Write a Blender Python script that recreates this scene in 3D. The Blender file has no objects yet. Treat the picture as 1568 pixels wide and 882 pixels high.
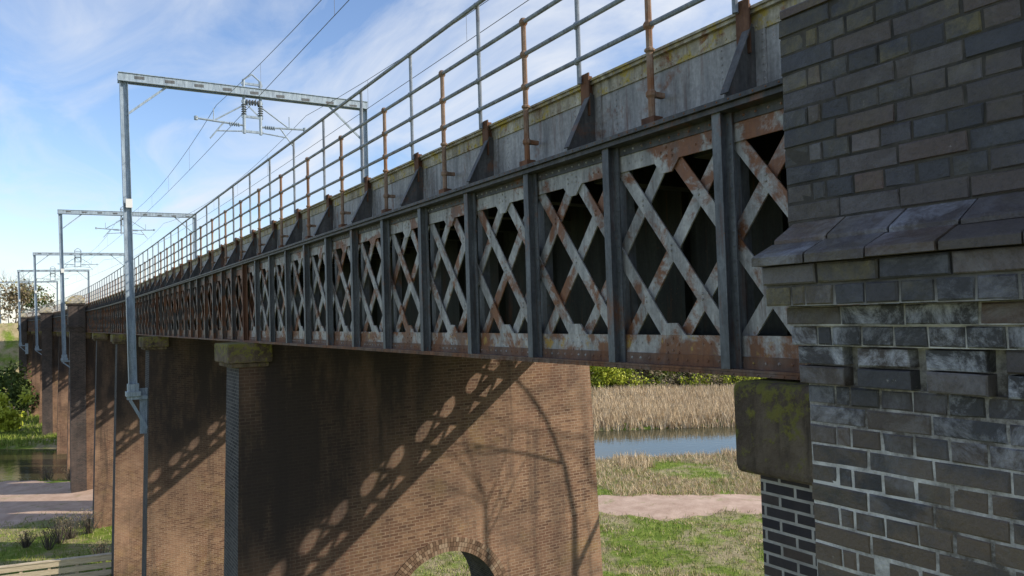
import bpy, math, random
import numpy as np
from mathutils import Vector, Matrix
random.seed(7); rng=np.random.default_rng(7)
H=14.0
scene=bpy.context.scene
YAW=math.radians(32.5); PITCH=math.radians(2.05); ROLL=math.radians(1.7)
SY,CY=math.sin(YAW),math.cos(YAW)
def ST(s,t): return (s*SY+t*CY, s*CY-t*SY)
def bendx(y): return -0.0004*(y-33)**2 if y>33 else 0.0

# ---------------------------------------------------------------- mesh builder
class MB:
    def __init__(s): s.v=[]; s.f=[]; s.m=[]; s.c=[]
    def add(s,vs,fs,m=0,c=None):
        o=len(s.v); s.v+=vs
        for f in fs: s.f.append([i+o for i in f]); s.m.append(m); s.c.append(c)
    def box(s,x0,x1,y0,y1,z0,z1,m=0,c=None):
        vs=[(x,y,z) for x in(x0,x1) for y in(y0,y1) for z in(z0,z1)]
        s.add(vs,[(0,1,3,2),(4,6,7,5),(0,4,5,1),(2,3,7,6),(0,2,6,4),(1,5,7,3)],m,c)
    def obox(s,p,q,w,h,m=0,up=(0,0,1),c=None):
        p=Vector(p);q=Vector(q);d=(q-p).normalized();u=Vector(up)
        a=d.cross(u)
        if a.length<1e-4: a=d.cross(Vector((0,1,0)))
        a.normalize(); b=a.cross(d).normalized(); a=a*w/2;b=b*h/2
        vs=[tuple(e+i*a+j*b) for e in(p,q) for i,j in((-1,-1),(1,-1),(1,1),(-1,1))]
        s.add(vs,[(0,1,2,3),(7,6,5,4),(0,4,5,1),(1,5,6,2),(2,6,7,3),(3,7,4,0)],m,c)
    def cyl(s,p,q,r,r2=None,n=8,m=0,c=None,cap=True):
        r2=r if r2 is None else r2
        p=Vector(p);q=Vector(q);d=(q-p).normalized()
        a=d.cross(Vector((0,0,1)))
        if a.length<1e-3: a=Vector((1,0,0))
        a.normalize(); b=d.cross(a)
        vs=[]
        for e,rr in((p,r),(q,r2)):
            for i in range(n):
                t=2*math.pi*i/n; vs.append(tuple(e+a*math.cos(t)*rr+b*math.sin(t)*rr))
        fs=[(i,(i+1)%n,n+(i+1)%n,n+i) for i in range(n)]
        if cap: fs+=[tuple(range(n))[::-1],tuple(range(n,2*n))]
        s.add(vs,fs,m,c)
    def ball(s,p,r,m=0,n=8,k=5,sc=(1,1,1)):
        vs=[(p[0],p[1],p[2]-r*sc[2])]
        for j in range(1,k):
            th=-math.pi/2+math.pi*j/k
            for i in range(n):
                a=2*math.pi*i/n; vs.append((p[0]+r*sc[0]*math.cos(th)*math.cos(a),p[1]+r*sc[1]*math.cos(th)*math.sin(a),p[2]+r*sc[2]*math.sin(th)))
        vs.append((p[0],p[1],p[2]+r*sc[2])); L=len(vs)-1
        fs=[(0,1+(i+1)%n,1+i) for i in range(n)]
        for j in range(k-2):
            for i in range(n): fs.append((1+j*n+i,1+j*n+(i+1)%n,1+(j+1)*n+(i+1)%n,1+(j+1)*n+i))
        fs+=[(L,1+(k-2)*n+i,1+(k-2)*n+(i+1)%n) for i in range(n)]
        s.add(vs,fs,m)
    def yext(s,prof,y0,y1,step=3.4,m=0):
        n=len(prof); k=max(1,int(math.ceil((y1-y0)/step)))
        vs=[];fs=[]
        for j in range(k+1):
            y=y0+(y1-y0)*j/k
            vs+=[(px,y,pz) for px,pz in prof]
        for j in range(k):
            for i in range(n): fs.append((j*n+i,j*n+(i+1)%n,(j+1)*n+(i+1)%n,(j+1)*n+i))
        fs+=[tuple(range(n))[::-1],tuple(range(k*n,k*n+n))]
        s.add(vs,fs,m)
    def ybox(s,x0,x1,z0,z1,y0,y1,m=0,step=3.4): s.yext([(x0,z0),(x1,z0),(x1,z1),(x0,z1)],y0,y1,step,m)
    def ytube(s,x,z,r,y0,y1,m=0,n=8,step=3.4):
        s.yext([(x+r*math.cos(2*math.pi*i/n),z+r*math.sin(2*math.pi*i/n)) for i in range(n)],y0,y1,step,m)
    def rivet(s,x,y,z,r=0.013,m=0):   # dome on a face looking to -X
        n=6; vs=[(x,y+r*math.cos(2*math.pi*i/n),z+r*math.sin(2*math.pi*i/n)) for i in range(n)]
        vs+=[(x-r*.6,y+.55*r*math.cos(2*math.pi*i/n),z+.55*r*math.sin(2*math.pi*i/n)) for i in range(n)]
        s.add(vs,[(i,(i+1)%n,n+(i+1)%n,n+i) for i in range(n)]+[tuple(range(n,2*n))],m)
    def make(s,name,mats,parent=None,bend=False,smooth=False,uv=False,recalc=True):
        vs=[((x+bendx(y)) if bend else x,y,z+H) for x,y,z in s.v]
        me=bpy.data.meshes.new(name); me.from_pydata(vs,[],s.f)
        for m in mats: me.materials.append(m)
        me.polygons.foreach_set('material_index',s.m)
        if smooth: me.polygons.foreach_set('use_smooth',[True]*len(s.f))
        if any(c is not None for c in s.c):
            ca=me.color_attributes.new('Col','FLOAT_COLOR','CORNER')
            arr=[]
            for p,c in zip(me.polygons,s.c):
                c=c or (0.5,0.5,0,1)
                for _ in range(p.loop_total): arr+=list(c)
            ca.data.foreach_set('color',arr)
        if recalc:
            import bmesh
            bm=bmesh.new(); bm.from_mesh(me); bmesh.ops.recalc_face_normals(bm,faces=bm.faces); bm.to_mesh(me); bm.free()
        if uv:
            ul=me.uv_layers.new(name='UVMap')
            for p in me.polygons:
                nx,ny,nz=map(abs,p.normal)
                for li in p.loop_indices:
                    co=me.vertices[me.loops[li].vertex_index].co
                    if nx>=ny and nx>=nz: u=(co.y,co.z)
                    elif ny>=nz: u=(co.x,co.z)
                    else: u=(co.x,co.y)
                    ul.data[li].uv=u
        me.update()
        ob=bpy.data.objects.new(name,me); scene.collection.objects.link(ob)
        if parent: ob.parent=parent
        return ob
def empty(name,loc=(0,0,0)):
    e=bpy.data.objects.new(name,None); scene.collection.objects.link(e); return e

# ---------------------------------------------------------------- materials
def newmat(name):
    m=bpy.data.materials.new(name); m.use_nodes=True; nt=m.node_tree; nt.nodes.clear()
    o=nt.nodes.new('ShaderNodeOutputMaterial'); b=nt.nodes.new('ShaderNodeBsdfPrincipled')
    nt.links.new(b.outputs[0],o.inputs[0]); return m,nt,b
def N(nt,t,**k):
    n=nt.nodes.new(t)
    for a,v in k.items(): setattr(n,a,v)
    return n
def noise(nt,vec,scale,detail=6,rough=.6,dist=0):
    n=N(nt,'ShaderNodeTexNoise'); n.inputs['Scale'].default_value=scale; n.inputs['Detail'].default_value=detail
    n.inputs['Roughness'].default_value=rough; n.inputs['Distortion'].default_value=dist
    if vec is not None: nt.links.new(vec,n.inputs['Vector'])
    return n.outputs['Fac']
def ramp(nt,fac,stops):
    r=N(nt,'ShaderNodeValToRGB'); e=r.color_ramp.elements
    while len(e)<len(stops): e.new(0.5)
    for el,(p,c) in zip(e,stops):
        el.position=p; el.color=(c,c,c,1) if isinstance(c,(int,float)) else (*c,1)
    nt.links.new(fac,r.inputs[0]); return r.outputs[0]
def mix(nt,fac,a,b,mode='MIX'):
    n=N(nt,'ShaderNodeMix',data_type='RGBA',blend_type=mode)
    for sock,v in((0,fac),(6,a),(7,b)):
        if isinstance(v,(int,float)): n.inputs[sock].default_value=v
        elif isinstance(v,tuple): n.inputs[sock].default_value=(*v,1)
        else: nt.links.new(v,n.inputs[sock])
    return n.outputs[2]
def math_(nt,op,a,b=0.0):
    n=N(nt,'ShaderNodeMath',operation=op)
    for i,v in enumerate((a,b)):
        if isinstance(v,(int,float)): n.inputs[i].default_value=v
        else: nt.links.new(v,n.inputs[i])
    return n.outputs[0]
def maprange(nt,v,a,b):
    n=N(nt,'ShaderNodeMapRange'); nt.links.new(v,n.inputs[0]); n.inputs[1].default_value=a; n.inputs[2].default_value=b
    return n.outputs[0]
def objco(nt,scale=(1,1,1)):
    tc=N(nt,'ShaderNodeTexCoord'); mp=N(nt,'ShaderNodeMapping'); mp.inputs['Scale'].default_value=scale
    nt.links.new(tc.outputs['Object'],mp.inputs[0]); return mp.outputs[0]
def sepobj(nt):
    tc=N(nt,'ShaderNodeTexCoord'); sx=N(nt,'ShaderNodeSeparateXYZ'); nt.links.new(tc.outputs['Object'],sx.inputs[0]); return sx.outputs
def bump(nt,b,h,strength=.4,dist=.01):
    n=N(nt,'ShaderNodeBump'); n.inputs['Strength'].default_value=strength; n.inputs['Distance'].default_value=dist
    nt.links.new(h,n.inputs['Height']); nt.links.new(n.outputs[0],b.inputs['Normal'])

def steel(name,base,light,rustlo=.55,rusthi=.68,streak=(6,6,1.2),rust=(.13,.045,.02),lich=None,rough=.55,drip=.75,lichp=(.5,.6)):
    m,nt,b=newmat(name)
    v=objco(nt); vs=objco(nt,streak)
    n1=noise(nt,vs,1.6,8,.65); n2=noise(nt,v,2.2,8,.7,.4); n3=noise(nt,v,28,4,.6)
    col=mix(nt,ramp(nt,n1,[(.3,0.0),(.7,1.0)]),base,light)
    col=mix(nt,ramp(nt,n3,[(.35,.0),(.75,.45)]),col,tuple(c*.35 for c in base))
    rc=mix(nt,n3,rust,(.26,.12,.055))
    rf=ramp(nt,n2,[(rustlo,0.0),(rusthi,1.0)])
    col=mix(nt,rf,col,rc)
    rs=ramp(nt,noise(nt,objco(nt,(9,9,.8)),1.3,6,.7),[(.56,0.0),(.72,drip)])
    col=mix(nt,rs,col,tuple(c*.8 for c in rust))
    dk=ramp(nt,noise(nt,objco(nt,(4,4,.7)),2.1,7,.75),[(.45,0.0),(.7,.7)])
    col=mix(nt,dk,col,tuple(c*.3 for c in base))
    sp=ramp(nt,noise(nt,v,17,6,.8),[(.63,0.0),(.68,.8)]); col=mix(nt,sp,col,rc)
    if lich:
        lf=ramp(nt,noise(nt,v,5,8,.75),[(lichp[0],0.0),(lichp[1],1.0)]); col=mix(nt,lf,col,lich)
    nt.links.new(col,b.inputs['Base Color']); b.inputs['Roughness'].default_value=rough
    b.inputs['Specular IOR Level'].default_value=.35
    bump(nt,b,math_(nt,'ADD',n2,n3),.35,.006); return m
M_paint=steel('weathered_grey_paint',(.21,.21,.215),(.43,.425,.42),.59,.69)
M_bar=steel('lattice_bar_paint',(.24,.24,.24),(.52,.515,.495),.50,.57)
M_bar2=steel('sooty_rusted_bar_paint',(.10,.085,.08),(.23,.20,.175),.44,.54)
M_post=steel('dark_post_paint',(.075,.082,.092),(.195,.21,.225),.57,.68)
M_post2=steel('sooty_post_paint',(.05,.047,.047),(.13,.125,.12),.48,.58)
M_ledge=steel('dark_ledge_steel',(.036,.037,.039),(.11,.108,.105),.60,.72,drip=.5)
M_gus=steel('gusset_steel',(.05,.052,.055),(.145,.142,.138),.56,.70,drip=.5)
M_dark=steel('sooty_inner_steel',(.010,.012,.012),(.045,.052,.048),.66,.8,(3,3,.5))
M_rust=steel('rusted_steel',(.10,.045,.028),(.19,.10,.06),.45,.6,rust=(.075,.035,.028),rough=.85)
M_flange=steel('rusty_flange',(.12,.07,.05),(.22,.16,.125),.46,.58,rust=(.10,.042,.026),rough=.8)
M_rustpost=steel('rusty_handrail_post',(.22,.13,.08),(.38,.28,.21),.5,.62,rust=(.18,.075,.035),rough=.8)
M_galv=steel('galvanised_tube',(.17,.20,.24),(.33,.37,.42),.70,.8,rough=.4)
M_lichen=steel('lichen_covered_edge',(.28,.25,.19),(.58,.54,.45),.58,.66,lich=(.36,.28,.07),rough=.9,lichp=(.52,.6))
M_chord=steel('bottom_chord_paint',(.26,.255,.25),(.54,.53,.51),.46,.54,lich=(.34,.22,.06),lichp=(.57,.63))
M_mast=steel('mast_steel',(.28,.36,.45),(.46,.55,.63),.76,.88,rough=.45,drip=.2)
M_wire=steel('wire_metal',(.10,.11,.12),(.16,.17,.18),.9,1)

def brickmat(name,c1,c2,c3,mortar,bw=.225,bh=.075,ms=.011,soot=.5,glaze=.8,soot_shade_col=(.02,.019,.02),ends=False):
    m,nt,b=newmat(name)
    tc=N(nt,'ShaderNodeTexCoord'); br=N(nt,'ShaderNodeTexBrick')
    nt.links.new(tc.outputs['UV'],br.inputs['Vector'])
    br.inputs['Scale'].default_value=1; br.inputs['Brick Width'].default_value=bw; br.inputs['Row Height'].default_value=bh
    br.inputs['Mortar Size'].default_value=ms; br.inputs['Mortar Smooth'].default_value=.2; br.inputs['Bias'].default_value=0
    br.inputs['Color1'].default_value=(0,0,0,1); br.inputs['Color2'].default_value=(1,1,1,1); br.inputs['Mortar'].default_value=(.5,.5,.5,1)
    v=objco(nt); n1=noise(nt,v,.55,8,.65,.5); n2=noise(nt,v,14,6,.7); n4=noise(nt,objco(nt,(1,1,.35)),.7,7,.6)
    col=ramp(nt,br.outputs['Color'],[(0.0,c1),(.5,c2),(1.0,c3)])
    col=mix(nt,ramp(nt,n2,[(.3,0.0),(.8,.6)]),col,tuple(x*.45 for x in c1))
    col=mix(nt,ramp(nt,n4,[(.48,0.0),(.66,.45)]),col,tuple(min(1,x*1.35) for x in c3))
    if ends:
        yl=ramp(nt,noise(nt,v,1.1,7,.7),[(.54,0.0),(.66,.45)]); col=mix(nt,yl,col,(.30,.20,.07))
        pk=ramp(nt,noise(nt,v,.35,5,.6),[(.48,0.0),(.62,.4)]); col=mix(nt,pk,col,(.40,.24,.16))
        rd=ramp(nt,noise(nt,v,.8,6,.7),[(.52,0.0),(.64,.5)]); col=mix(nt,rd,col,(.17,.075,.045))
    mf=math_(nt,'MULTIPLY',br.outputs['Fac'],ramp(nt,noise(nt,v,3,6,.7),[(.35,.45),(.6,1.0)]))
    col=mix(nt,mf,col,mortar)
    f=math_(nt,'MULTIPLY',ramp(nt,n1,[(.42,0.0),(.66,1.0)]),soot)
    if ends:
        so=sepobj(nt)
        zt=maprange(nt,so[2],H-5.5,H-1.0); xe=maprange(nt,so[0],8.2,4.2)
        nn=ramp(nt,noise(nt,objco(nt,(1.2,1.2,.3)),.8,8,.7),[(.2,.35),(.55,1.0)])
        e=math_(nt,'MULTIPLY',math_(nt,'MINIMUM',math_(nt,'ADD',math_(nt,'MULTIPLY',zt,maprange(nt,so[0],11.5,8.0)),math_(nt,'MULTIPLY',xe,maprange(nt,so[2],H-9.5,H-4.0))),1.0),nn)  # bridge shade painted into the brick along with soot, top and near end
        rn=ramp(nt,noise(nt,objco(nt,(1.5,1.5,.16)),1.0,7,.7),[(.52,0.0),(.66,.6)]); col=mix(nt,rn,col,soot_shade_col)
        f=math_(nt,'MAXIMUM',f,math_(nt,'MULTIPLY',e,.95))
    col=mix(nt,f,col,soot_shade_col)
    nt.links.new(col,b.inputs['Base Color']); b.inputs['Roughness'].default_value=glaze; b.inputs['Specular IOR Level'].default_value=.3
    h=math_(nt,'SUBTRACT',math_(nt,'MULTIPLY',n2,.4),br.outputs['Fac'])
    bump(nt,b,h,.8,.016); return m
M_pier=brickmat('brown_pier_brick',(.13,.065,.04),(.23,.125,.075),(.33,.20,.12),(.37,.27,.19),soot=.55,soot_shade_col=(.034,.027,.025),ends=True,ms=.011)
M_pierblue=brickmat('blue_engineering_brick',(.018,.018,.022),(.038,.038,.043),(.08,.076,.076),(.15,.14,.13),soot=.4,glaze=.9)
M_towerb=brickmat('dark_tower_brick',(.035,.03,.03),(.075,.055,.05),(.12,.085,.07),(.16,.14,.12),soot=.5)
M_piercol=brickmat('near_column_brick',(.028,.026,.034),(.055,.046,.048),(.10,.075,.062),(.44,.42,.39),soot=.3)

def stone():
    m,nt,b=newmat('weathered_bearing_stone'); v=objco(nt)
    n1=noise(nt,v,1.7,9,.7); n2=noise(nt,v,9,8,.75); n3=noise(nt,objco(nt,(5,5,.8)),2,6,.7)
    col=ramp(nt,n1,[(.3,(.055,.042,.032)),(.5,(.15,.115,.085)),(.7,(.27,.215,.155))])
    col=mix(nt,ramp(nt,n3,[(.48,0.0),(.68,.6)]),col,(.035,.03,.026))
    top=maprange(nt,sepobj(nt)[2],H-.85,H-.48)
    lf=ramp(nt,math_(nt,'ADD',n2,math_(nt,'MULTIPLY',top,.10)),[(.54,0.0),(.62,.85)])
    col=mix(nt,lf,col,mix(nt,n3,(.14,.16,.04),(.34,.29,.07)))
    nt.links.new(col,b.inputs['Base Color']); b.inputs['Roughness'].default_value=.95; b.inputs['Specular IOR Level'].default_value=.2
    bump(nt,b,math_(nt,'ADD',n2,n1),1,.07); return m
M_stone=stone()
def towerbrick():
    m,nt,b=newmat('tower_blue_brick'); v=objco(nt)
    a=N(nt,'ShaderNodeAttribute',attribute_name='Col'); sp=N(nt,'ShaderNodeSeparateColor'); nt.links.new(a.outputs['Color'],sp.inputs[0])
    base=ramp(nt,sp.outputs[0],[(0,(.018,.019,.025)),(.35,(.033,.035,.046)),(.6,(.050,.041,.045)),(.8,(.070,.053,.045)),(.93,(.095,.053,.040)),(1,(.12,.12,.125))])
    n1=noise(nt,v,9,9,.75,.3); n2=noise(nt,v,70,5,.7); n3=noise(nt,v,2.3,8,.7); n5=noise(nt,v,26,6,.8); n6=noise(nt,v,6,9,.8,.5)
    col=mix(nt,ramp(nt,n1,[(.3,0.0),(.75,.6)]),base,mix(nt,.5,base,(.12,.115,.115)))
    col=mix(nt,ramp(nt,n2,[(.45,0.0),(.8,.6)]),col,(.012,.012,.015))
    w=math_(nt,'MULTIPLY',sp.outputs[1],ramp(nt,n6,[(.45,0.0),(.62,.9)]))
    col=mix(nt,w,col,mix(nt,n2,(.30,.32,.38),(.58,.60,.66)))
    l=math_(nt,'MULTIPLY',sp.outputs[2],ramp(nt,n3,[(.44,0.0),(.56,1.0)]))
    col=mix(nt,math_(nt,'MULTIPLY',l,.75),col,mix(nt,ramp(nt,n5,[(.4,0.0),(.6,1.0)]),(.07,.062,.035),(.17,.14,.055)))
    br=ramp(nt,noise(nt,v,1.5,7,.7),[(.50,0.0),(.60,.7)]); low=maprange(nt,sepobj(nt)[2],H-.3,H-.6)
    col=mix(nt,math_(nt,'MULTIPLY',br,low),col,mix(nt,n2,(.08,.056,.042),(.20,.145,.095)))
    col=mix(nt,ramp(nt,n5,[(.67,0.0),(.71,.7)]),col,(.36,.36,.34))
    nt.links.new(col,b.inputs['Base Color']); 
    nt.links.new(ramp(nt,n1,[(.3,.3),(.7,.75)]),b.inputs['Roughness'])
    bump(nt,b,math_(nt,'ADD',math_(nt,'MULTIPLY',n1,1.0),math_(nt,'MULTIPLY',n2,.5)),1.0,.009); return m
M_tb=towerbrick()
def mortarm():
    m,nt,b=newmat('tower_mortar'); v=objco(nt)
    n=noise(nt,v,5,8,.7); z=sepobj(nt)[2]
    low=maprange(nt,z,H+.1,H-.1)
    hi=ramp(nt,n,[(.35,(.022,.021,.02)),(.65,(.075,.068,.058))])
    lo=ramp(nt,noise(nt,v,2.6,8,.75),[(.38,(.09,.08,.07)),(.56,(.56,.55,.53))])
    nt.links.new(mix(nt,low,hi,lo),b.inputs['Base Color']); b.inputs['Roughness'].default_value=.95; bump(nt,b,noise(nt,v,60,4,.7),.8,.006); return m
M_mort=mortarm()
def attrmat(name,stops,rough=.8,trans=0):
    m,nt,b=newmat(name); a=N(nt,'ShaderNodeAttribute',attribute_name='Col')
    sp=N(nt,'ShaderNodeSeparateColor'); nt.links.new(a.outputs['Color'],sp.inputs[0])
    nt.links.new(ramp(nt,sp.outputs[0],stops),b.inputs['Base Color']); b.inputs['Roughness'].default_value=rough
    b.inputs['Specular IOR Level'].default_value=.2
    return m
M_reed=attrmat('dry_reed',[(0,(.40,.29,.17)),(.6,(.62,.49,.32)),(1,(.72,.60,.42))])
M_grass=attrmat('grass_blade',[(0,(.11,.17,.025)),(.6,(.24,.30,.05)),(.85,(.40,.36,.15)),(1,(.50,.43,.26))])
M_willow=attrmat('spring_willow_leaf',[(0,(.18,.21,.02)),(.5,(.36,.40,.035)),(1,(.48,.50,.09))])
M_leaf=attrmat('dark_green_leaf',[(0,(.02,.04,.01)),(.6,(.06,.09,.02)),(1,(.12,.16,.04))])
M_scrub=attrmat('brown_scrub_twig',[(0,(.10,.075,.05)),(.6,(.22,.175,.11)),(1,(.26,.25,.11))])
M_bark=attrmat('bark',[(0,(.06,.05,.04)),(1,(.14,.12,.10))])
def groundmat():
    m,nt,b=newmat('meadow_ground'); v=objco(nt)
    n1=noise(nt,v,.07,8,.65,.6); n2=noise(nt,v,1.1,8,.75); n3=noise(nt,v,.35,6,.7)
    g=ramp(nt,n2,[(.3,(.09,.15,.022)),(.55,(.20,.27,.045)),(.75,(.32,.33,.11))])
    d=ramp(nt,n2,[(.3,(.28,.22,.12)),(.7,(.52,.43,.28))])
    col=mix(nt,ramp(nt,math_(nt,'ADD',math_(nt,'MULTIPLY',n1,.45),math_(nt,'MULTIPLY',n3,.55)),[(.47,0.0),(.55,.9)]),g,d)
    nt.links.new(col,b.inputs['Base Color']); b.inputs['Roughness'].default_value=.95; b.inputs['Specular IOR Level'].default_value=.1
    bump(nt,b,n2,1,.25); return m
M_ground=groundmat()
def pathmat():
    m,nt,b=newmat('dirt_path'); v=objco(nt); n=noise(nt,v,.8,9,.7); n2=noise(nt,v,.5,7,.75)
    c=ramp(nt,n,[(.3,(.38,.25,.18)),(.7,(.62,.46,.35))]); c=mix(nt,ramp(nt,n2,[(.56,0.0),(.64,.8)]),c,(.24,.24,.08))
    nt.links.new(c,b.inputs['Base Color']); b.inputs['Roughness'].default_value=.95
    bump(nt,b,noise(nt,v,9,6,.7),.6,.05); return m
M_path=pathmat()
def watermat():
    m,nt,b=newmat('river_water'); v=objco(nt,(1,1,1))
    b.inputs['Base Color'].default_value=(.06,.06,.03,1); b.inputs['Roughness'].default_value=.06; b.inputs['IOR'].default_value=1.33
    bump(nt,b,noise(nt,v,1.4,4,.5),.25,.05); return m
M_water=watermat()
def woodmat():
    m,nt,b=newmat('weathered_timber'); n=noise(nt,objco(nt,(1,1,14)),2,6,.7)
    nt.links.new(ramp(nt,n,[(.3,(.40,.32,.21)),(.7,(.70,.60,.44))]),b.inputs['Base Color']); b.inputs['Roughness'].default_value=.8; return m
M_wood=woodmat()
mw,nt,b=newmat('sign_white'); b.inputs['Base Color'].default_value=(.7,.7,.68,1); M_white=mw

# ---------------------------------------------------------------- bridge
YE=168.0; Y0=-2.5; BAY=1.18; P0=3.46; YS=17.4
bridge=empty('lattice_girder_bridge')
piers_y=[17.4,33.2,46.9,60.5,74.2,87.8,101.5,115.1,128.8,142.4,156.0]
ZB,ZT=-.44,1.35
def girder(xf,side,near):
    s=side
    ch=MB(); 
    def yb(a,b_,z0,z1,m=0,m2=None):
        if m2 is None: ch.ybox(min(a,b_),max(a,b_),z0,z1,Y0,YE,m)
        else: ch.ybox(min(a,b_),max(a,b_),z0,z1,Y0,YS,m); ch.ybox(min(a,b_),max(a,b_),z0,z1,YS+.01,YE,m2)
    yb(xf-s*.0,xf-s*.015,ZB+.03,ZB+.25,0,5)
    yb(xf+s*.10,xf-s*.12,ZB-.012,ZB+.012,1)
    yb(xf+s*.10,xf-s*.12,ZB+.014,ZB+.03,1)
    yb(xf+s*.012,xf+s*.0,ZB+.03,ZB+.11,4)
    yb(xf,xf-s*.015,ZT-.22,ZT-.02,2,5)
    yb(xf+s*.014,xf,ZT-.09,ZT-.02,3)
    yb(xf+s*.13,xf-s*.2,ZT-.02,ZT+.015,3)
    yb(xf+s*.16,xf-s*.4,ZT+.018,ZT+.05,3)
    ch.make('girder_chords',[M_chord,M_flange,M_bar,M_ledge,M_flange,M_bar2],bridge,True)
    if near:
        rv=MB()
        y=Y0+4
        while y<18:
            rv.rivet(xf+s*.012,y,ZB+.07,.012,0)
            rv.rivet(xf+s*.014,y,ZT-.055,.011,1)
            rv.rivet(xf+s*.16,y,ZT+.034,.008,3)
            if y<12: rv.rivet(xf+s*.1,y,ZB+.0,.010,3)
            y+=.1
        k=0
        while P0+BAY*k<16:
            yy=P0+BAY*k
            for j in range(15):
                z=ZB+.16+j*.1
                for dy in(-.055,.055): rv.rivet(xf+s*.034,yy+dy,z,.011,2)
            for dy,dz in((-.06,0),(.06,0),(0,.045),(0,-.045),(-.06,-.06),(.06,-.06)):
                rv.rivet(xf+s*.0,yy+.59+dy,ZB+.18+dz,.012,0); rv.rivet(xf+s*.0,yy+.59+dy,ZT-.15+dz*.7,.012,1)
            for dy in(.15,.22,.29,.86,.93,1.0):
                rv.rivet(xf,yy+dy,ZT-.16,.010,1); rv.rivet(xf,yy+dy,ZB+.19,.010,0)
            k+=1
        rv.make('girder_rivets',[M_chord,M_bar,M_post,M_flange],bridge,True)
    lb=MB(); z0,z1=ZB+.15,ZT-.12
    n=int((YE-P0)/BAY*2)
    for k in range(-6,n):
        a=P0+BAY*.5*k; mm=0 if a+BAY*.5<YS else 1
        if a+BAY<YE:
            for (ya,yb_,cx,w) in((a,a+BAY,xf-s*.024,.105),(a+BAY,a,xf-s*.052,.105)):
                lb.obox((cx,ya,z0),(cx,yb_,z1),w,.013,mm,up=(1,0,0))
                if near and a<26:
                    d=Vector((0,yb_-ya,z1-z0)).normalized(); nn=Vector((0,-d.z,d.y))*.048
                    p=Vector((cx-s*.02,ya,z0))-nn; q=Vector((cx-s*.02,yb_,z1))-nn
                    lb.obox(p,q,.010,.05,mm,up=(1,0,0))
            if near and a<15:
                for f in(.25,.5,.75):
                    yy=a+BAY*f; zz=z0+(z1-z0)*f
                    lb.rivet(xf-s*.017,yy,zz+.02,.012,0); lb.rivet(xf-s*.017,yy,zz-.02,.012,0)
    for k in range(-3,int((YE-P0)/BAY)-1):
        y=P0+BAY*(k+.5)
        if near and y<40:
            for zc,sg in((ZT-.22,-1),(ZB+.25,1)):
                vs=[(xf+s*.0012,y-.13,zc),(xf+s*.0012,y+.13,zc),(xf+s*.0012,y+.05,zc+sg*.09),(xf+s*.0012,y-.05,zc+sg*.09)]
                vs2=[(xf-s*.014,b_,c_) for a_,b_,c_ in vs]
                lb.add(vs+vs2,[(0,1,2,3),(4,5,6,7),(0,1,5,4),(1,2,6,5),(2,3,7,6),(3,0,4,7)],0 if y<YS else 1)
    lb.make('lattice_bars',[M_bar,M_bar2],bridge,True)
    po=MB()
    for k in range(-4,int((YE-P0)/BAY)):
        y=P0+BAY*k
        m=0 if y<YS else 2
        for pc in piers_y:
            if abs(y-pc)<BAY*.5: m=1
        w=.13 if m==1 else .075
        x0,x1=sorted((xf+s*.020,xf+s*.034)); po.box(x0,x1,y-w,y+w,ZB+.03,ZT-.02,m)
        x0,x1=sorted((xf+s*.034,xf+s*.095)); po.box(x0,x1,y-.012,y+.012,ZB+.03,ZT-.02,m)
        if near and y<25:
            x0,x1=sorted((xf+s*.096,xf+s*.106)); po.box(x0,x1,y-.038,y+.038,ZB+.03,ZT-.02,m)
        x0,x1=sorted((xf-s*.15,xf-s*.065)); po.box(x0,x1,y-.05,y+.05,ZB+.03,ZT-.02,m)
    po.make('girder_posts',[M_post,M_rust,M_post2],bridge,True)
    up=MB(); xw=xf-s*.22
    x0,x1=sorted((xw,xw-s*.02)); up.ybox(x0,x1,ZT+.05,ZT+.69,Y0,YE,0)
    x0,x1=sorted((xw+s*.05,xw-s*.14)); up.ybox(x0,x1,ZT+.69,ZT+.715,Y0,YE,2)
    x0,x1=sorted((xw+s*.014,xw)); up.ybox(x0,x1,ZT+.57,ZT+.69,Y0,YE,1)
    x0,x1=sorted((xw+s*.07,xw-s*.1)); up.ybox(x0,x1,ZT+.716,ZT+.735,Y0,YE,1)
    x0,x1=sorted((xw+s*.09,xw)); up.ybox(x0,x1,ZT+.055,ZT+.07,Y0,YE,3)
    x0,x1=sorted((xw+s*.012,xw)); up.ybox(x0,x1,ZT+.07,ZT+.15,Y0,YE,3)
    k=-3
    while 3.36+1.77*k<YE-1:
        y=3.36+1.77*k
        pts=[(xw+s*.02,ZT+.60),(xw+s*.02,ZT+.056),(xw+s*.34,ZT+.056),(xw+s*.34,ZT+.09),(xw+s*.07,ZT+.60)]
        vs=[(a,y-.006,b2) for a,b2 in pts]+[(a,y+.006,b2) for a,b2 in pts]
        nn=len(pts); up.add(vs,[tuple(range(nn)),tuple(range(nn,2*nn))[::-1]]+[(i,(i+1)%nn,nn+(i+1)%nn,nn+i) for i in range(nn)],5)
        up.obox((xw+s*.343,y,ZT+.09),(xw+s*.075,y,ZT+.60),.07,.010,5,up=(s*1.0,0,.5))
        x0,x1=sorted((xw+s*.085,xw+s*.015)); up.box(x0,x1,y+.02,y+.045,ZT+.35,ZT+.775,4)
        x0,x1=sorted((xw+s*.10,xw+s*.086)); up.box(x0,x1,y-.03,y+.085,ZT+.40,ZT+.785,4)
        x0,x1=sorted((xw+s*.013,xw+s*.0)); up.box(x0,x1,y-.09,y+.12,ZT+.15,ZT+.57,0)
        if near and y<20:
            for j in range(8):
                z=ZT+.17+j*.052
                up.rivet(xw+s*.013,y-.07,z,.010,0); up.rivet(xw+s*.013,y+.10,z,.010,0)
                up.rivet(xw,y-.28,z,.009,0); up.rivet(xw,y+.31,z,.009,0)
        k+=1
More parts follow.
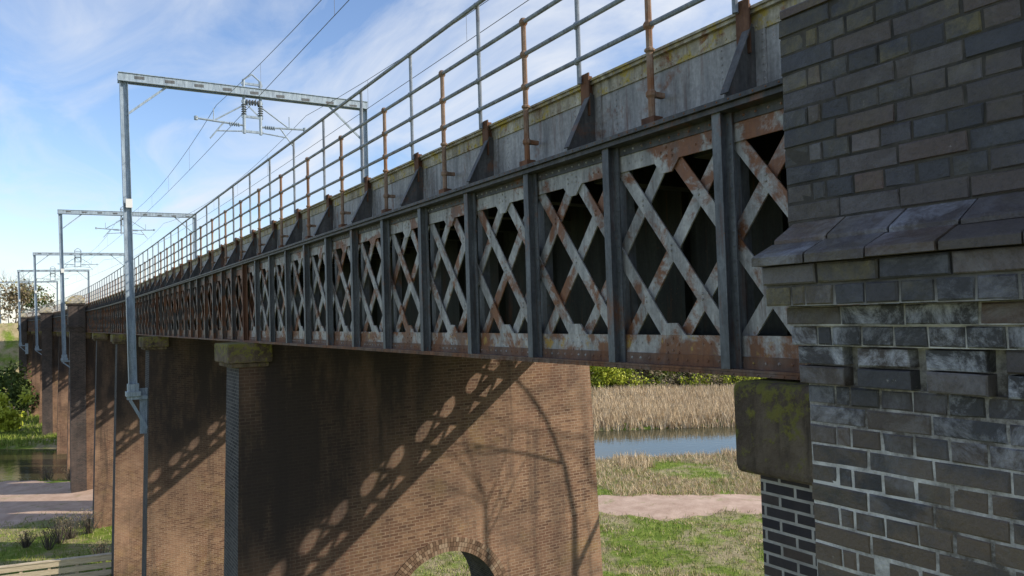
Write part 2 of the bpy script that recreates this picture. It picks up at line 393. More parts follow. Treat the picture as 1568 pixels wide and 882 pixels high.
    if near:
        y=1.0
        while y<16:
            up.rivet(xw+s*.014,y,ZT+.60,.010,1); up.rivet(xw+s*.012,y,ZT+.11,.010,3); y+=.09
    up.make('upper_plate_girder',[M_paint,M_lichen,M_lichen,M_ledge,M_rust,M_gus],bridge,True)
girder(4.0,-1,True); girder(12.4,1,False)
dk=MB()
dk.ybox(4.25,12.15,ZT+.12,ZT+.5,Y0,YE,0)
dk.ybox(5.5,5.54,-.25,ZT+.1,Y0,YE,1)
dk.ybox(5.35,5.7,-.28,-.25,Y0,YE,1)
dk.ybox(11.88,11.92,.30,ZT+.1,Y0,YE,1)  # plate added to block sun through the upper half of the far lattice
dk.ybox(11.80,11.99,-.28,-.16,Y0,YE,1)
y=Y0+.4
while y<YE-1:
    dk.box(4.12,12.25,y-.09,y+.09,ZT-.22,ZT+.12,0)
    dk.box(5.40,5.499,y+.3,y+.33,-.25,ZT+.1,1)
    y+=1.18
dk.make('deck_inner_girder_and_sun_baffle',[M_dark,M_dark],bridge,True)
tr=MB()
tr.ybox(4.45,11.95,ZT+.502,ZT+.56,Y0,YE,0)
for xx in(5.4,6.9,9.5,11.0): tr.ybox(xx-.035,xx+.035,ZT+.56,ZT+.70,Y0,YE,1)
tr.make('track',[M_stone,M_rust],bridge,True)

def handrail(x,near,name):
    hr=MB()
    for z,r in((3.42,.024),(2.90,.022),(2.575,.022),(2.25,.022)):
        hr.ytube(x,z,r,Y0,YE,0)
    k=-3
    while 3.42+1.77*k<YE-1:
        y=3.42+1.77*k
        hr.cyl((x+.03,y,ZT+.70),(x+.03,y,3.44),.022,m=0,n=8)
        y2=4.25+1.77*k
        hr.cyl((x,y2,ZT+.06),(x,y2,2.93),.028,.025,m=1,n=8)
        if y2<60:
            for z in(2.90,2.575,2.25):
                hr.ball((x,y2,z),.046,1,8,5)
            hr.ball((x,y2,2.05),.045,1,8,5,(1,1,.6)); hr.ball((x,y2,ZT+.35),.045,1,8,5)
            hr.cyl((x,y2,ZT+.055),(x,y2,ZT+.10),.11,.08,m=2,n=10)
            hr.box(x+.02,x+.13,y2-.02,y2+.02,ZT+.33,ZT+.37,1)
            hr.box(x-.05,x+.05,y2-.07,y2+.07,ZT+.10,ZT+.16,2)
        if y<40:
            for z in(3.42,2.90,2.575,2.25): hr.ball((x+.012,y,z),.036,0,8,5)
        k+=1
    hr.make(name,[M_galv,M_rustpost,M_rust],None,True)
handrail(4.06,True,'bridge_handrail'); handrail(12.2,False,'bridge_handrail')

# ---------------------------------------------------------------- piers
M_ring=attrmat('arch_ring_brick',[(0,(.12,.075,.05)),(.6,(.23,.15,.10)),(1,(.33,.25,.18))],.85)
def pier(yc,arch=True):
    e=empty('brick_pier')
    mb=MB(); x0,x1=3.62,13.2; hy=.62; zt=-.46; zb=-15.5; ac=8.45; R=1.5; za=-7.35
    bt=lambda z:(zt-z)/40.0
    def P(x,side,z):
        b=bt(z)
        if abs(x-x0)<1e-6: x=x0-b
        if abs(x-x1)<1e-6: x=x1+b
        return (x+bendx(yc),yc+side*(hy+b*.7),z)
    zh=za+R+.6; n=20
    for sd in(-1,1):
        mb.add([P(x0,sd,zt),P(x1,sd,zt),P(x1,sd,zh),P(x0,sd,zh)],[(0,1,2,3)])
        mb.add([P(x0,sd,zh),P(ac-R,sd,zh),P(ac-R,sd,za),P(x0,sd,za)],[(0,1,2,3)])
        mb.add([P(x1,sd,zh),P(ac+R,sd,zh),P(ac+R,sd,za),P(x1,sd,za)],[(0,1,2,3)])
        mb.add([P(x0,sd,za),P(ac-R,sd,za),P(ac-R,sd,zb),P(x0,sd,zb)],[(0,1,2,3)])
        mb.add([P(x1,sd,za),P(ac+R,sd,za),P(ac+R,sd,zb),P(x1,sd,zb)],[(0,1,2,3)])
        for i in range(n):
            a,b_=math.pi-math.pi*i/n,math.pi-math.pi*(i+1)/n
            xa,xb=ac+R*math.cos(a),ac+R*math.cos(b_); z_a,z_b=za+R*math.sin(a),za+R*math.sin(b_)
            mb.add([P(xa,sd,zh),P(xb,sd,zh),P(xb,sd,z_b),P(xa,sd,z_a)],[(0,1,2,3)])
    for i in range(n):
        a,b_=math.pi-math.pi*i/n,math.pi-math.pi*(i+1)/n
        xa,xb=ac+R*math.cos(a),ac+R*math.cos(b_); z_a,z_b=za+R*math.sin(a),za+R*math.sin(b_)
        mb.add([P(xa,-1,z_a),P(xb,-1,z_b),P(xb,1,z_b),P(xa,1,z_a)],[(0,1,2,3)],1)
    for xx in (ac-R,ac+R): mb.add([P(xx,-1,za),P(xx,1,za),P(xx,1,zb),P(xx,-1,zb)],[(0,1,2,3)],1)
    mb.add([P(x0,-1,zt),P(x0,1,zt),P(x0,1,zb),P(x0,-1,zb)],[(0,1,2,3)],1)
    mb.add([P(x1,-1,zt),P(x1,1,zt),P(x1,1,zb),P(x1,-1,zb)],[(0,1,2,3)],0)
    mb.add([P(x0,-1,zt),P(x0,1,zt),P(x1,1,zt),P(x1,-1,zt)],[(0,1,2,3)],1)
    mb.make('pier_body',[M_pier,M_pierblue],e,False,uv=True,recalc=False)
    ar=MB()
    if yc<50:
        yf=yc-hy-bt(za)*.7
        for ring in range(3):
            r0=R+ring*.115+.002; r1=r0+.105
            cnt=int(math.pi*r0/.078)
            for i in range(cnt):
                a=math.pi*(i+.06)/cnt; c=math.pi*(i+.94)/cnt
                vs=[(ac+r*math.cos(t)+bendx(yc),yy,za+r*math.sin(t)) for yy in(yf-.004,yf+.1) for r,t in((r0,a),(r1,a),(r1,c),(r0,c))]
                ar.add(vs,[(0,1,2,3),(0,4,5,1),(1,5,6,2),(2,6,7,3),(3,7,4,0)],0,(random.random(),0,random.random()*.4,1))
        ar.make('arch_ring',[M_ring],e)
    bs=MB()
    for xa,xb in((3.36,4.3),(12.4,13.45)):
        bs.box(xa+bendx(yc),xb+bendx(yc),yc-hy-.13,yc+hy+.13,-.88,-.455)
        bs.box(xa+.08+bendx(yc),xb-.06+bendx(yc),yc-hy-.06,yc+hy+.06,-.98,-.883)
    o=bs.make('bearing_stones',[M_stone],e)
    bv=o.modifiers.new('b','BEVEL'); bv.width=.03; bv.segments=2
    return e
for yc in piers_y: pier(yc)

np_=empty('near_brick_pier')
mb=MB(); mb.box(3.86,13.3,-2.6,3.18,-15.5,-1.056); mb.make('pier_column',[M_piercol],np_,uv=True)
mb=MB(); mb.box(3.74,5.2,-2.7,3.29,-1.05,-.47); mb.box(11.6,13.4,-2.7,3.29,-1.05,-.47); mb.box(5.2,11.6,-2.6,3.1,-1.05,-.5)
o=mb.make('pad_stone',[M_stone],np_); bv=o.modifiers.new('b','BEVEL'); bv.width=.05; bv.segments=3

# ---------------------------------------------------------------- near tower with real bricks
tw=empty('brick_tower')
bk=MB(); mo=MB()
def brick(xf,ya,yb,za,zb,wht=0,lic=0,depth=.09,g=.004):
    j=lambda s=.0024: random.uniform(-s,s)
    xf=xf+random.uniform(-.0035,.002); ch=.0045
    r=random.random(); c=(r,min(1,max(0,wht*random.uniform(.0,1.5))),min(1,max(0,lic*random.uniform(0,1.5))),1)
    y0,y1,z0,z1=ya+g,yb-g,za+g,zb-g
    F=[(xf+j(.003),y0+ch+j(),z0+ch+j()),(xf+j(.003),y1-ch+j(),z0+ch+j()),(xf+j(.003),y1-ch+j(),z1-ch+j()),(xf+j(.003),y0+ch+j(),z1-ch+j())]
    M_=[(xf+ch,y0+j(),z0+j()),(xf+ch,y1+j(),z0+j()),(xf+ch,y1+j(),z1+j()),(xf+ch,y0+j(),z1+j())]
    B=[(xf+depth,a[1],a[2]) for a in M_]
    vs=F+M_+B
    fs=[(0,1,2,3)]+[(i,(i+1)%4,4+(i+1)%4,4+i) for i in range(4)]+[(4+i,4+(i+1)%4,8+(i+1)%4,8+i) for i in range(4)]
    bk.add(vs,fs,0,c)
def course(xf,yend,z0,z1,kind,wht=0,lic=0,ystart=-1.6,g=.004):
    y=yend
    seq=[.225] if kind=='s' else [.1125]
    i=0
    if kind=='h': brick(xf,y-.1125,y,z0,z1,wht,lic,g=g); y-=.1125; brick(xf,y-.0565,y,z0,z1,wht,lic,g=g); y-=.0565
    while y>ystart:
        L=seq[i%len(seq)]; brick(xf,y-L,y,z0,z1,wht,lic,g=g); y-=L; i+=1
C=.0725
for i in range(11):
    z=.32+i*C; course(2.45,1.84+random.uniform(-.004,.004),z,z+C,['s','h'][i%2],.10,.8 if i>6 else .3,g=.0032)
mo.box(2.4535,3.78,-1.6,1.836,.25,1.12)
def splay(xlo,zlo,lip,xhi,zhi,yend,lic,wht=.1):
    y=yend; 
    while y>-1.6:
        a,b_=y-.225+.004,y-.004; jx=random.uniform(-.005,.004)
        pts=[(xlo+jx,zlo),(xlo+jx,zlo+lip),(xlo+jx+.006,zlo+lip+.006),(xhi+jx,zhi),(xhi+.06,zhi),(xhi+.06,zlo)]
        vs=[(p,a+random.uniform(-.002,.002),q+random.uniform(-.002,.002)) for p,q in pts]+[(p,b_,q+random.uniform(-.002,.002)) for p,q in pts]
        n=6; c=(random.uniform(.5,1),wht*random.random(),lic*random.random()*1.4,1)
        bk.add(vs,[tuple(range(n)),tuple(range(n,2*n))[::-1]]+[(i,(i+1)%n,n+(i+1)%n,n+i) for i in range(n)],0,c)
        y-=.225
splay(2.44,1.118,.03,2.56,1.20,1.83,.9); splay(2.56,1.20,.02,2.68,1.29,1.76,.9)
mo.box(2.57,3.78,-1.6,1.72,1.11,1.20); mo.box(2.69,3.78,-1.6,1.66,1.20,1.285)
splay(2.215,.150,.028,2.335,.232,1.83,.5,.6); splay(2.335,.232,.014,2.452,.318,1.82,.4,.6)
mo.box(2.35,3.78,-1.6,1.80,.10,.235)
course(2.25,1.81,.075,.148,'s',.15,1.0); course(2.256,1.805,0,.074,'h',.25,1.0)
mo.box(2.262,3.78,-1.6,1.80,.0,.148)
course(2.335,1.78,-C,-.001,'s',1.1,.2); course(2.355,1.775,-2*C,-C-.001,'h',1.0,.1)
mo.box(2.341,3.78,-1.6,1.77,-C,-.002); mo.box(2.361,3.78,-1.6,1.765,-2*C,-C)
y=1.765
while y>-1.6:
    for i in range(2):
        z0=-2*C-(i+1)*C
        brick(2.375,y-.19,y,z0,z0+C-.001,1.1,.0)
    y-=.235
mo.box(2.435,3.78,-1.6,1.75,-4*C,-2*C)
i=0; z=-4*C
while z>-2.4:
    w=.55 if z>-.5 else (.22 if z>-.75 else .06)
    course(2.415,1.755+random.uniform(-.004,.004),z-C,z-.001,['h','s'][i%2],w,.1 if z>-.5 else .3); z-=C; i+=1
mo.box(2.4185,3.78,-1.6,1.751,z,-4*C)
bk.make('bricks',[M_tb],tw); mo.make('mortar_core',[M_mort],tw)
mb=MB(); mb.box(2.42,3.855,-2.2,1.75,-15.5,z-.003); mb.box(2.43,3.78,-2.2,-1.6,z,1.1); mb.make('tower_base',[M_piercol],tw,uv=True)

def fartower(yc):
    e=empty('brick_tower'); m=MB(); b=bendx(yc)
    for a0,a1,y0,y1,z0,z1 in((2.7,4.0,1.0,1.0,-15.5,-.3),(2.6,4.0,1.1,1.1,-.3,0),(2.45,4.0,1.2,1.2,0,.25),(2.6,4.0,1.1,1.1,.25,1.9),(2.5,4.0,1.2,1.2,1.9,2.05)):
        m.box(a0+b,3.86+b,yc-y0,yc+y1,z0,z1)
    m.make('tower_body',[M_towerb],e,uv=True)
    c=MB(); 
    c.box(2.4+b,3.86+b,yc-1.3,yc+1.3,2.053,2.25)
    lv=[(0,0,2.253),(.12,.2,2.5),(.4,.55,2.72),(.7,1.0,2.8)]
    for (d0,e0,z0),(d1,e1,z1) in zip(lv[:-1],lv[1:]):
        q=[(2.5+b+d,yc-1.2+e,z) for d,e,z in((d0,e0,z0),(d1,e1,z1))]+[(2.5+b+d,yc+1.2-e,z) for d,e,z in((d0,e0,z0),(d1,e1,z1))]
        r=[(3.85+b-d*.5,yc-1.2+e,z) for d,e,z in((d0,e0,z0),(d1,e1,z1))]+[(3.85+b-d*.5,yc+1.2-e,z) for d,e,z in((d0,e0,z0),(d1,e1,z1))]
        c.add(q+r,[(0,1,3,2),(4,5,7,6),(0,4,5,1),(2,3,7,6),(1,5,7,3)])
    c.make('tower_cap',[M_lichen],e)
for yc in(74.2,115.1,156.0): fartower(yc)

# ---------------------------------------------------------------- overhead line portals
def portal(y,xl,xr,zb=-2.6,zt=9.95):
    e=empty('overhead_line_portal'); m=MB(); b=bendx(y)
    def hsec(x,z0,z1,w,t=.018,lean=0):
        for dx in(-1,1):
            m.obox((x+b+dx*w/2,y,z0),(x+b+dx*w/2+lean,y,z1),w*.95,t,0,up=(1,0,0))
        m.obox((x+b,y,z0),(x+b+lean,y,z1),t,w,0,up=(1,0,0))
    hsec(xl,zb,zt,.28,lean=-.22); hsec(xr,ZT+.1,zt+.1,.28)
    xl2=xl-.22
    for dy in(-.16,.16):
        m.obox((xl2+b-.2,y+dy,zt+.0),(xr+b+.15,y+dy,zt+.15),.05,.32)
        m.obox((xl2+b-.2,y+dy,zt+.165),(xr+b+.15,y+dy,zt+.315),.13,.02)
        m.obox((xl2+b-.2,y+dy,zt-.165),(xr+b+.15,y+dy,zt-.015),.13,.02)
    L=xr-xl2
    for i in range(9):
        x=xl2+b+L*(i+.5)/9; m.obox((x-.25,y-.13,zt+.08),(x+.25,y+.13,zt+.08),.05,.10)
        m.obox((x-.18,y-.19,zt+.02),(x+.18,y-.19,zt+.04),.006,.12,1)
    for xs,dr in((xl2,1),(xr,-1)):
        m.obox((xs+b+dr*1.75,y,zt+.0),(xs+b+dr*.08,y,zt-1.5),.06,.08,0)
    for dy in(-.16,.16):
        m.obox((xl+b-.22,y+dy,zb-.25),(3.55+b,y+dy,zb-.25),.04,.14)
        m.obox((xl+b-.1,y+dy,zb-.35),(3.53+b,y+dy,zb-1.5),.04,.10)
    m.obox((3.5+b,y,zb+.1),(3.5+b,y,zb-1.7),.04,.44,0,up=(1,0,0))
    m.box(xl+b-.26,xl+b+.26,y-.26,y+.26,zb-.18,zb)
    m.box(xl+b-.2,xl+b+.2,y-.2,y+.2,zb+.001,zb+.3)
    m.box(xl+b-.20,xl+b+.04,y-.2,y-.165,zb+7.3,zb+7.65,2)
    cx=xl2+b+5.0
    for ox in(-.35,.35):
        m.cyl((cx+ox,y,zt-1.75),(cx+ox,y,zt+.62),.065,n=8)
    for zz in(zt+.45,zt-.35,zt-1.0,zt-1.65): m.obox((cx-.45,y,zz),(cx+.45,y,zz),.07,.10)
    m.cyl((cx-.35,y,zt+.62),(cx,y,zt+.9),.035); m.cyl((cx+.35,y,zt+.62),(cx,y,zt+.9),.035)
    m.obox((cx-.35,y,zt-.35),(cx+.35,y,zt-1.0),.04,.05)
    for k in range(5):
        for ox in(-.35,.35): m.cyl((cx+ox*1.0,y,zt-.9+k*.1),(cx+ox,y,zt-.86+k*.1),.12,.08,n=10,m=1)
        m.cyl((cx-.25+k*.12,y,zt-.36),(cx-.2+k*.12,y,zt-.36),.12,n=10,m=1)
        for dr in(-1,1): m.cyl((cx+dr*(.55+k*.09),y,zt-1.392),(cx+dr*(.59+k*.09),y,zt-1.39),.09,n=8,m=0)
    for dr in(-1,1):
        m.cyl((cx+dr*.35,y,zt-1.4),(cx+dr*2.3,y,zt-1.3),.045)
        m.cyl((cx+dr*.35,y,zt-.5),(cx+dr*1.6,y,zt-1.33),.032)
        m.cyl((cx+dr*1.2,y,zt-1.37),(cx+dr*1.75,y,zt-2.1),.03)
        m.cyl((cx+dr*.35,y,zt-1.65),(cx+dr*1.5,y,zt-1.75),.03)
        m.cyl((cx+dr*2.3,y,zt-1.38),(cx+dr*2.3,y,zt-1.22),.08)
        m.cyl((cx+dr*1.6,y,zt-.8),(cx+dr*1.6,y,zt-1.35),.02)
    m.make('portal_frame',[M_mast,M_wire,M_white],e)
portal(33.0,3.05,12.95); portal(74.0,2.3,12.8); portal(117,2.3,12.8); portal(152,2.6,12.8); portal(190,2.6,12.8,-2,10)
w=MB()
pys=[-12,33,74,117,152,190,230]
for xx in(6.35,10.2):
    zc=7.75
    for a,b_ in zip(pys[:-1],pys[1:]):
        n=12; prev=None
        for i in range(n+1):
            t=i/n; y=a+(b_-a)*t; z=9.3-.9*4*t*(1-t)*((b_-a)/45)**2
            p=(xx+bendx(y),y,z); q=(xx+bendx(y),y,zc)
            if prev:
                w.cyl(prev[0],p,.012,n=4,cap=False); w.cyl(prev[1],q,.012,n=4,cap=False)
            if 0<i<n and i%2==0: w.cyl(p,q,.006,n=3,cap=False)
            prev=(p,q)
w.make('overhead_wires',[M_wire])

# ---------------------------------------------------------------- terrain
def rc(t): return 81+1.5*math.sin(t*.05)
def gh(x,y):
    s=x*SY+y*CY; t=x*CY-y*SY
    h=-14.0+.12*math.sin(x*.21)*math.cos(y*.17)+.08*math.sin(x*.6+y*.4)
    d=abs(s-rc(t)); 
    if d<11: h-=1.3*min(1,(11-d)/3.5)
    if s>260: h+=min(9,(s-260)*.02)
    if y>172:
        dx=abs(x-(8+bendx(y))); 
        h=max(h,min(1.2,1.2-(dx-9)*.55) if dx>9 else 1.2)
    return h
fine=np.arange(-90,175,1.6)
xs=np.concatenate([[-2500,-1500,-800,-450,-300,-200,-140,-110],fine[(fine>-95)&(fine<150)],[165,190,230,300,420,700,1300,2500]])
fy=np.arange(-40,175,1.6)
ys=np.concatenate([[-900,-400,-150,-80,-55],fy,[180,190,205,225,250,280,330,400,500,700,1000,1600,3000]])
vs=[(x,y,gh(x,y)+H) for y in ys for x in xs]; nx=len(xs)
fs=[(j*nx+i,j*nx+i+1,(j+1)*nx+i+1,(j+1)*nx+i) for j in range(len(ys)-1) for i in range(nx-1)]
me=bpy.data.meshes.new('ground'); me.from_pydata(vs,[],fs); me.materials.append(M_ground)
me.polygons.foreach_set('use_smooth',[True]*len(fs))
g=bpy.data.objects.new('ground',me); scene.collection.objects.link(g)
m=MB(); T=list(range(-260,261,10)); vs=[]; 
for t in T:
    for d in(-10.5,10.5):
        x,y=ST(rc(t)+d,t); vs.append((x,y,-14.55))
m.add(vs,[(2*i,2*i+1,2*i+3,2*i+2) for i in range(len(T)-1)]); m.make('river_water',[M_water])
m=MB(); vs=[]
T=np.arange(-80,90,.7); K=9
def pc(t): return np.interp(t,[-80,-36,-15,0,12,30,90],[62,61,57,55,53.2,52,50])
def pw(t): return np.interp(t,[-80,-50,-38,-28,0,12,30,90],[9,9,9,6,2.6,3.4,2.6,2])+.5*math.sin(t*.8)+.3*math.sin(t*2.1)
for t in T:
    for k in range(K):
        s=pc(t)+.6*math.sin(t*.5)+pw(t)*(k/(K-1)*2-1); x,y=ST(s,t); vs.append((x,y,gh(x,y)+.07-.09*abs(k/(K-1)*2-1)**2))
m.add(vs,[(i*K+k,i*K+k+1,(i+1)*K+k+1,(i+1)*K+k) for i in range(len(T)-1) for k in range(K-1)]); m.make('footpath',[M_path],smooth=True)

def blades(name,mat,pts,hmin,hmax,wd,lean,cfun,per=3):
    n=len(pts)*per
    P=np.repeat(np.array(pts),per,axis=0)
    P[:,:2]+=rng.normal(0,.15,(n,2))
    h=rng.uniform(hmin,hmax,n); a=rng.uniform(0,2*np.pi,n); w=wd*rng.uniform(.6,1.4,n)
    dx=np.cos(a)*w/2; dy=np.sin(a)*w/2
    V=np.zeros((n,3,3))
    V[:,0]=P+np.stack([dx,dy,-.05*np.ones(n)],1); V[:,1]=P-np.stack([dx,dy,.05*np.ones(n)],1)
    V[:,2]=P+np.stack([rng.normal(0,lean,n)*h,rng.normal(0,lean,n)*h,h],1)
    V[:,:,2]+=H
    me=bpy.data.meshes.new(name); me.vertices.add(n*3); me.vertices.foreach_set('co',V.reshape(-1))
    me.loops.add(n*3); me.loops.foreach_set('vertex_index',np.arange(n*3,dtype=np.int32))
    me.polygons.add(n); me.polygons.foreach_set('loop_start',np.arange(0,n*3,3,dtype=np.int32))
    me.update(calc_edges=True); me.materials.append(mat)
    ca=me.color_attributes.new('Col','FLOAT_COLOR','CORNER'); c=np.repeat(cfun(n),3)
    ca.data.foreach_set('color',np.stack([c,c,c,np.ones_like(c)],1).reshape(-1).astype(np.float32))
    o=bpy.data.objects.new(name,me); scene.collection.objects.link(o); return o
def pts_st(n,s0,s1,t0,t1,keep=lambda x,y,s,t:True,rel=False):
    out=[]
    for _ in range(n):
        s=random.uniform(s0,s1); t=random.uniform(t0,t1)*(s if rel else 1); x,y=ST(s,t)
        if keep(x,y,s,t): out.append((x,y,gh(x,y)))
    return out
U=lambda n: rng.uniform(0,1,n)
blades('reed_bed',M_reed,pts_st(14000,91,128,-.05,.42,lambda x,y,s,t: math.sin(x*.23+1)+math.sin(y*.31)+math.sin(x*.11-y*.09)>-1.3,rel=True),.5,1.6,.14,.25,U,4)
blades('reed_bed',M_reed,pts_st(2600,66,72.5,-.3,.5,lambda x,y,s,t: math.sin(t*.7)+math.sin(t*.23+1)>.1,rel=True),.3,.9,.08,.3,U,4)
offp=lambda x,y,s,t: abs(s-pc(t)-.6*math.sin(t*.5))>pw(t)*(.93-.3*random.random()**3)
blades('meadow_grass',M_grass,pts_st(22000,33,71,-.75,.45,offp,rel=True),.08,.30,.05,.5,lambda n: np.clip(rng.normal(.5,.3,n),0,1),3)
blades('dry_grass',M_reed,pts_st(9000,56,71,.05,.45,lambda x,y,s,t: offp(x,y,s,t) and math.sin(x*.5)+math.sin(y*.37)>-1.0,rel=True),.15,.5,.05,.5,U,3)
blades('dry_grass',M_reed,pts_st(7000,36,56,.05,.45,lambda x,y,s,t: offp(x,y,s,t) and math.sin(x*.7+1)+math.sin(y*.53)+math.sin(x*1.7+y)>.4,rel=True),.08,.22,.05,.6,U,3)
blades('bank_grass',M_grass,pts_st(9000,91,125,-.75,-.3,rel=True),.2,.7,.12,.4,lambda n: np.clip(rng.normal(.4,.2,n),0,1),3)

# ---------------------------------------------------------------- trees
def branch(m,p,d,L,r,depth,tips,spread=.6):
    n=3; q=p
    for i in range(n):
        d2=(d+Vector((random.gauss(0,.10),random.gauss(0,.10),random.gauss(0,.06)))).normalized()
        q2=q+d2*L/n; m.cyl(q,q2,r*(1-i*.18),r*(1-(i+1)*.18),n=5 if depth<3 else 3,m=0,c=(random.random(),0,0,1),cap=False); q=q2; d=d2
        if depth>0 and i>=1:
            ax=Vector((random.gauss(0,1),random.gauss(0,1),random.gauss(0,.5))).normalized()
            nd=(d+ax*spread).normalized(); branch(m,q,nd,L*random.uniform(.5,.72),r*.52,depth-1,tips,spread)
    if depth>0:
        ax=Vector((random.gauss(0,1),random.gauss(0,1),.3)).normalized()
        branch(m,q,(d+ax*.35).normalized(),L*.7,r*.5,depth-1,tips,spread)
    tips.append(q)
def leafcloud(m,cents,n,sz,mi=1):
    for c,R in cents:
        for _ in range(n):
            d=Vector((random.gauss(0,1),random.gauss(0,1),random.gauss(0,.8))).normalized()*R*random.uniform(.3,1)**.6*random.uniform(.8,1.15)
            p=c+d; a=Vector((random.gauss(0,1),random.gauss(0,1),random.gauss(0,1))).normalized()*sz*random.uniform(.6,1.4)
            b_=a.cross(Vector((random.gauss(0,1),random.gauss(0,1),random.gauss(0,1)))).normalized()*sz*.6
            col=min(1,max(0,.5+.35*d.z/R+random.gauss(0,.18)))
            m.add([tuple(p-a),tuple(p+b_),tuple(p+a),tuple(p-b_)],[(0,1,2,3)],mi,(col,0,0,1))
def tree(name,s,t,h,R,leafm,n=60,sz=.28):
    x,y=ST(s,t); z=gh(x,y); m=MB(); tips=[]
    branch(m,Vector((x,y,z-.2)),Vector((0,0,1)),h*.42,h*.028,2,tips,.7)
    cents=[(p,R*random.uniform(.3,.5)) for p in tips]
    for _ in range(8):
        a=random.uniform(0,6.28); rr=R*random.uniform(.2,.8); cents.append((Vector((x+rr*math.cos(a),y+rr*math.sin(a),z+h*random.uniform(.15,.9))),R*random.uniform(.25,.45)))
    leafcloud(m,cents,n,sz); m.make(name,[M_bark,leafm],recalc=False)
for s,tt,h,R,mt in((134,.095,7,4,M_willow),(131,.125,6,3.4,M_willow),(136,.15,7.5,4,M_willow),(133,.175,5,3.6,M_scrub),(138,.205,6,4.5,M_willow),(135,.235,5,4,M_scrub),(140,.265,6,4.5,M_scrub),(137,.30,6,4,M_willow),
                  (150,.11,10,5,M_scrub),(152,.19,10,5,M_willow),(150,.25,9,5,M_willow),(152,.33,10,5,M_scrub)):
    tree('willow_tree' if mt is M_willow else 'bankside_tree',s,tt*s,h,R,mt,50,.32)
# low bushes along the far edge of the reeds
m=MB()
for i in range(95):
    s=random.uniform(128,140); t=s*(.04+.34*i/95)+random.uniform(-1,1); x,y=ST(s,t); z=gh(x,y)
    frac=i/95; mi=random.choices([0,1,2],[6,1.2,1.5] if frac<.35 else [3,1,3])[0]
    for _ in range(3):
        R=random.uniform(.8,1.9); leafcloud(m,[(Vector((x+random.uniform(-1.5,1.5),y+random.uniform(-1.5,1.5),z+R*random.uniform(.5,1.5))),R)],42,.24,mi)
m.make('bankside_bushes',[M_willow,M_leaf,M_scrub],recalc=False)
for s,tt,h,R,mt in((118,-.655,6,4,M_leaf),(128,-.675,8,5,M_leaf),(112,-.685,4,3.2,M_willow),(150,-.665,9,6,M_scrub),(175,-.65,9,6,M_leaf),(140,-.64,6,4,M_scrub),(100,-.69,3.0,2.5,M_willow)):
    tree('bankside_tree',s,tt*s,h,R,mt,50,.32)
m=MB()
for i in range(520):
    s=random.uniform(230,520); t=s*random.uniform(-.85,.6); x,y=ST(s,t)
    if abs(x-(8+bendx(y)))<16: continue
    hh=random.uniform(6,12); z=gh(x,y)
    leafcloud(m,[(Vector((x,y,z+hh*.5)),hh*.5),(Vector((x+random.uniform(-5,5),y,z+hh*.35)),hh*.4)],34,.8,random.choice([0,1,1]))
m.make('distant_tree_line',[M_leaf,M_scrub],recalc=False)
for k in range(5):
    m=MB(); random.seed(40+k); x,y=ST(225+k*9,-.672*225-k*7.0+2); branch(m,Vector((x,y,gh(x,y))),Vector((0,0,1)),7.0+k*.4,.24,4,[],.6); m.make('bare_tree',[M_bark],recalc=False)
for tx,ty,sd_,dp in((20.4,8.6,21,4),(24.5,6.4,4,4)):
    m=MB(); tips=[]; random.seed(sd_)
    branch(m,Vector((tx,ty,-14.2)),Vector((.05,0,1)),9.8,.30,dp,tips,.6)
    m.make('bare_tree',[M_bark],recalc=False)
random.seed(5)
def shrub(s,t,h,n,mat=M_scrub,name='bare_shrub'):
    x,y=ST(s,t); z=gh(x,y); m=MB()
    for _ in range(n):
        a=random.uniform(0,6.28); r=random.uniform(0,h*.5); p=Vector((x+.3*r*math.cos(a),y+.3*r*math.sin(a),z)); q=Vector((x+r*1.3*math.cos(a),y+r*1.3*math.sin(a),z+h*random.uniform(.5,1)))
        m.cyl(p,q,.022,.008,n=3,c=(random.random(),0,0,1),cap=False)
        leafcloud(m,[(q,h*.16)],5,.045,1)
    m.make(name,[M_bark,mat],recalc=False)
for s,tt,h in((49,-.615,1.7),(50,-.60,1.5),(47.5,-.63,1.3),(51,-.575,1.6),(45,-.56,1.2),(68,-.60,1.2),(70,-.63,1.3),(48,-.66,1.0)):
    shrub(s,tt*s,h,45)
f=empty('timber_fence'); m=MB()
p0=Vector(ST(39.6,-29.5)); p1=Vector(ST(43.2,-19.5)); L=(p1-p0).length; d=(p1-p0)/L
n=8
for i in range(n+1):
    p=p0+d*L*i/n; z=gh(p.x,p.y); m.obox((p.x,p.y,z-.3),(p.x,p.y,z+1.22),.14,.14)
for k,zz in enumerate((.30,.70,1.1)):
    off=Vector((d.y,-d.x))*.11; a=p0+off; b_=p1+off; m.obox((a.x,a.y,-14+zz),(b_.x,b_.y,-14+zz),.05,.28)
m.obox((p0.x,p0.y,-14+1.27),(p1.x,p1.y,-14+1.27),.34,.05)
m.make('rails_and_posts',[M_wood],f)

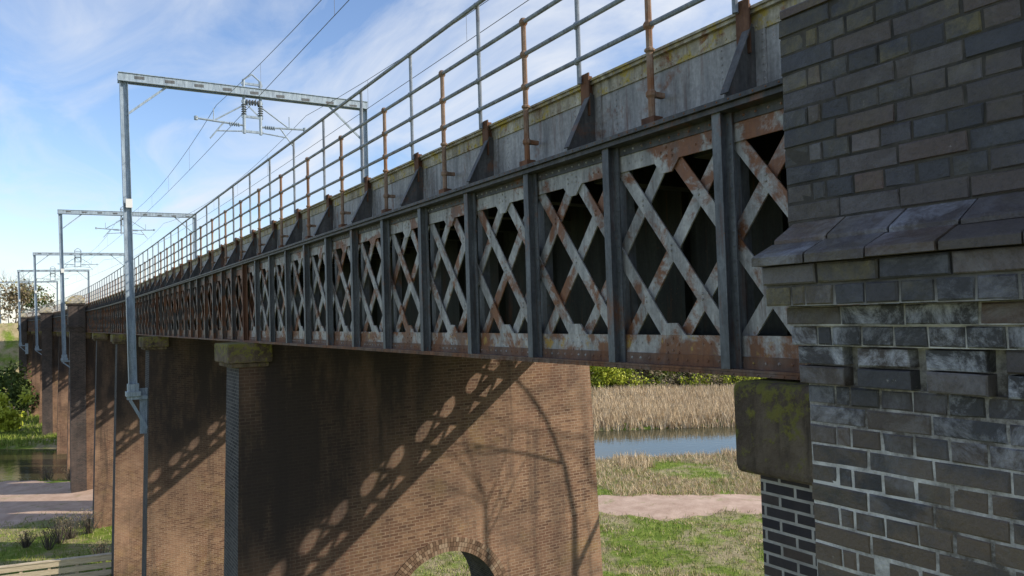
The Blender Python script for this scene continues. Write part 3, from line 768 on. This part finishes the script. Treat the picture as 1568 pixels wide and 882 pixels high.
# ---------------------------------------------------------------- light, sky, camera
S=Vector((1,-.8,.74)).normalized()
sd=bpy.data.lights.new('sun','SUN'); sd.energy=5.0; sd.angle=math.radians(.5); sd.color=(1,.90,.75)
so=bpy.data.objects.new('sun',sd); scene.collection.objects.link(so); so.rotation_euler=S.to_track_quat('Z','Y').to_euler()
W=bpy.data.worlds.new('World'); scene.world=W; W.use_nodes=True; nt=W.node_tree
bg=nt.nodes['Background']; bg.inputs[1].default_value=.15
sk=N(nt,'ShaderNodeTexSky',sky_type='NISHITA'); sk.sun_disc=False; sk.sun_elevation=math.asin(S.z); sk.sun_rotation=math.atan2(S.x,S.y)
sk.air_density=1.1; sk.dust_density=.3; sk.ozone_density=2.5
skc=mix(nt,1.0,sk.outputs[0],(1.22,1.22,1.34),'MULTIPLY')
tc=N(nt,'ShaderNodeTexCoord'); sx=N(nt,'ShaderNodeSeparateXYZ'); nt.links.new(tc.outputs['Generated'],sx.inputs[0])
zz=math_(nt,'ADD',math_(nt,'MAXIMUM',sx.outputs[2],0.0),.12)
cb=N(nt,'ShaderNodeCombineXYZ'); nt.links.new(math_(nt,'DIVIDE',sx.outputs[0],zz),cb.inputs[0]); nt.links.new(math_(nt,'DIVIDE',sx.outputs[1],zz),cb.inputs[1])
mp=N(nt,'ShaderNodeMapping'); mp.inputs['Rotation'].default_value=(0,0,.5); mp.inputs['Scale'].default_value=(1.3,.55,1); mp.inputs['Location'].default_value=(3.3,1.4,0); nt.links.new(cb.outputs[0],mp.inputs[0])
c1=noise(nt,mp.outputs[0],1.6,10,.58,.9); c2=noise(nt,mp.outputs[0],.5,3,.5)
cl=ramp(nt,math_(nt,'ADD',math_(nt,'MULTIPLY',c1,.65),math_(nt,'MULTIPLY',c2,.35)),[(.43,0.0),(.64,.85)])
hz=maprange(nt,sx.outputs[2],.22,0.0)
cl=math_(nt,'MAXIMUM',cl,math_(nt,'MULTIPLY',math_(nt,'POWER',hz,2.0),.5))
col=mix(nt,cl,skc,(5.6,5.9,6.4)); nt.links.new(col,bg.inputs[0])
cam=bpy.data.cameras.new('camera'); cam.sensor_width=36; cam.lens=26.0; cam.clip_end=6000; cam.clip_start=.05
co=bpy.data.objects.new('camera',cam); scene.collection.objects.link(co)
fw=Vector((math.sin(YAW)*math.cos(PITCH),math.cos(YAW)*math.cos(PITCH),math.sin(PITCH)))
q=fw.to_track_quat('-Z','Y').to_matrix().to_4x4()
co.matrix_world=Matrix.Translation((0,0,H))@q@Matrix.Rotation(-ROLL,4,'Z')
scene.camera=co
scene.view_settings.view_transform='Standard'; scene.view_settings.look='None'; scene.view_settings.exposure=0
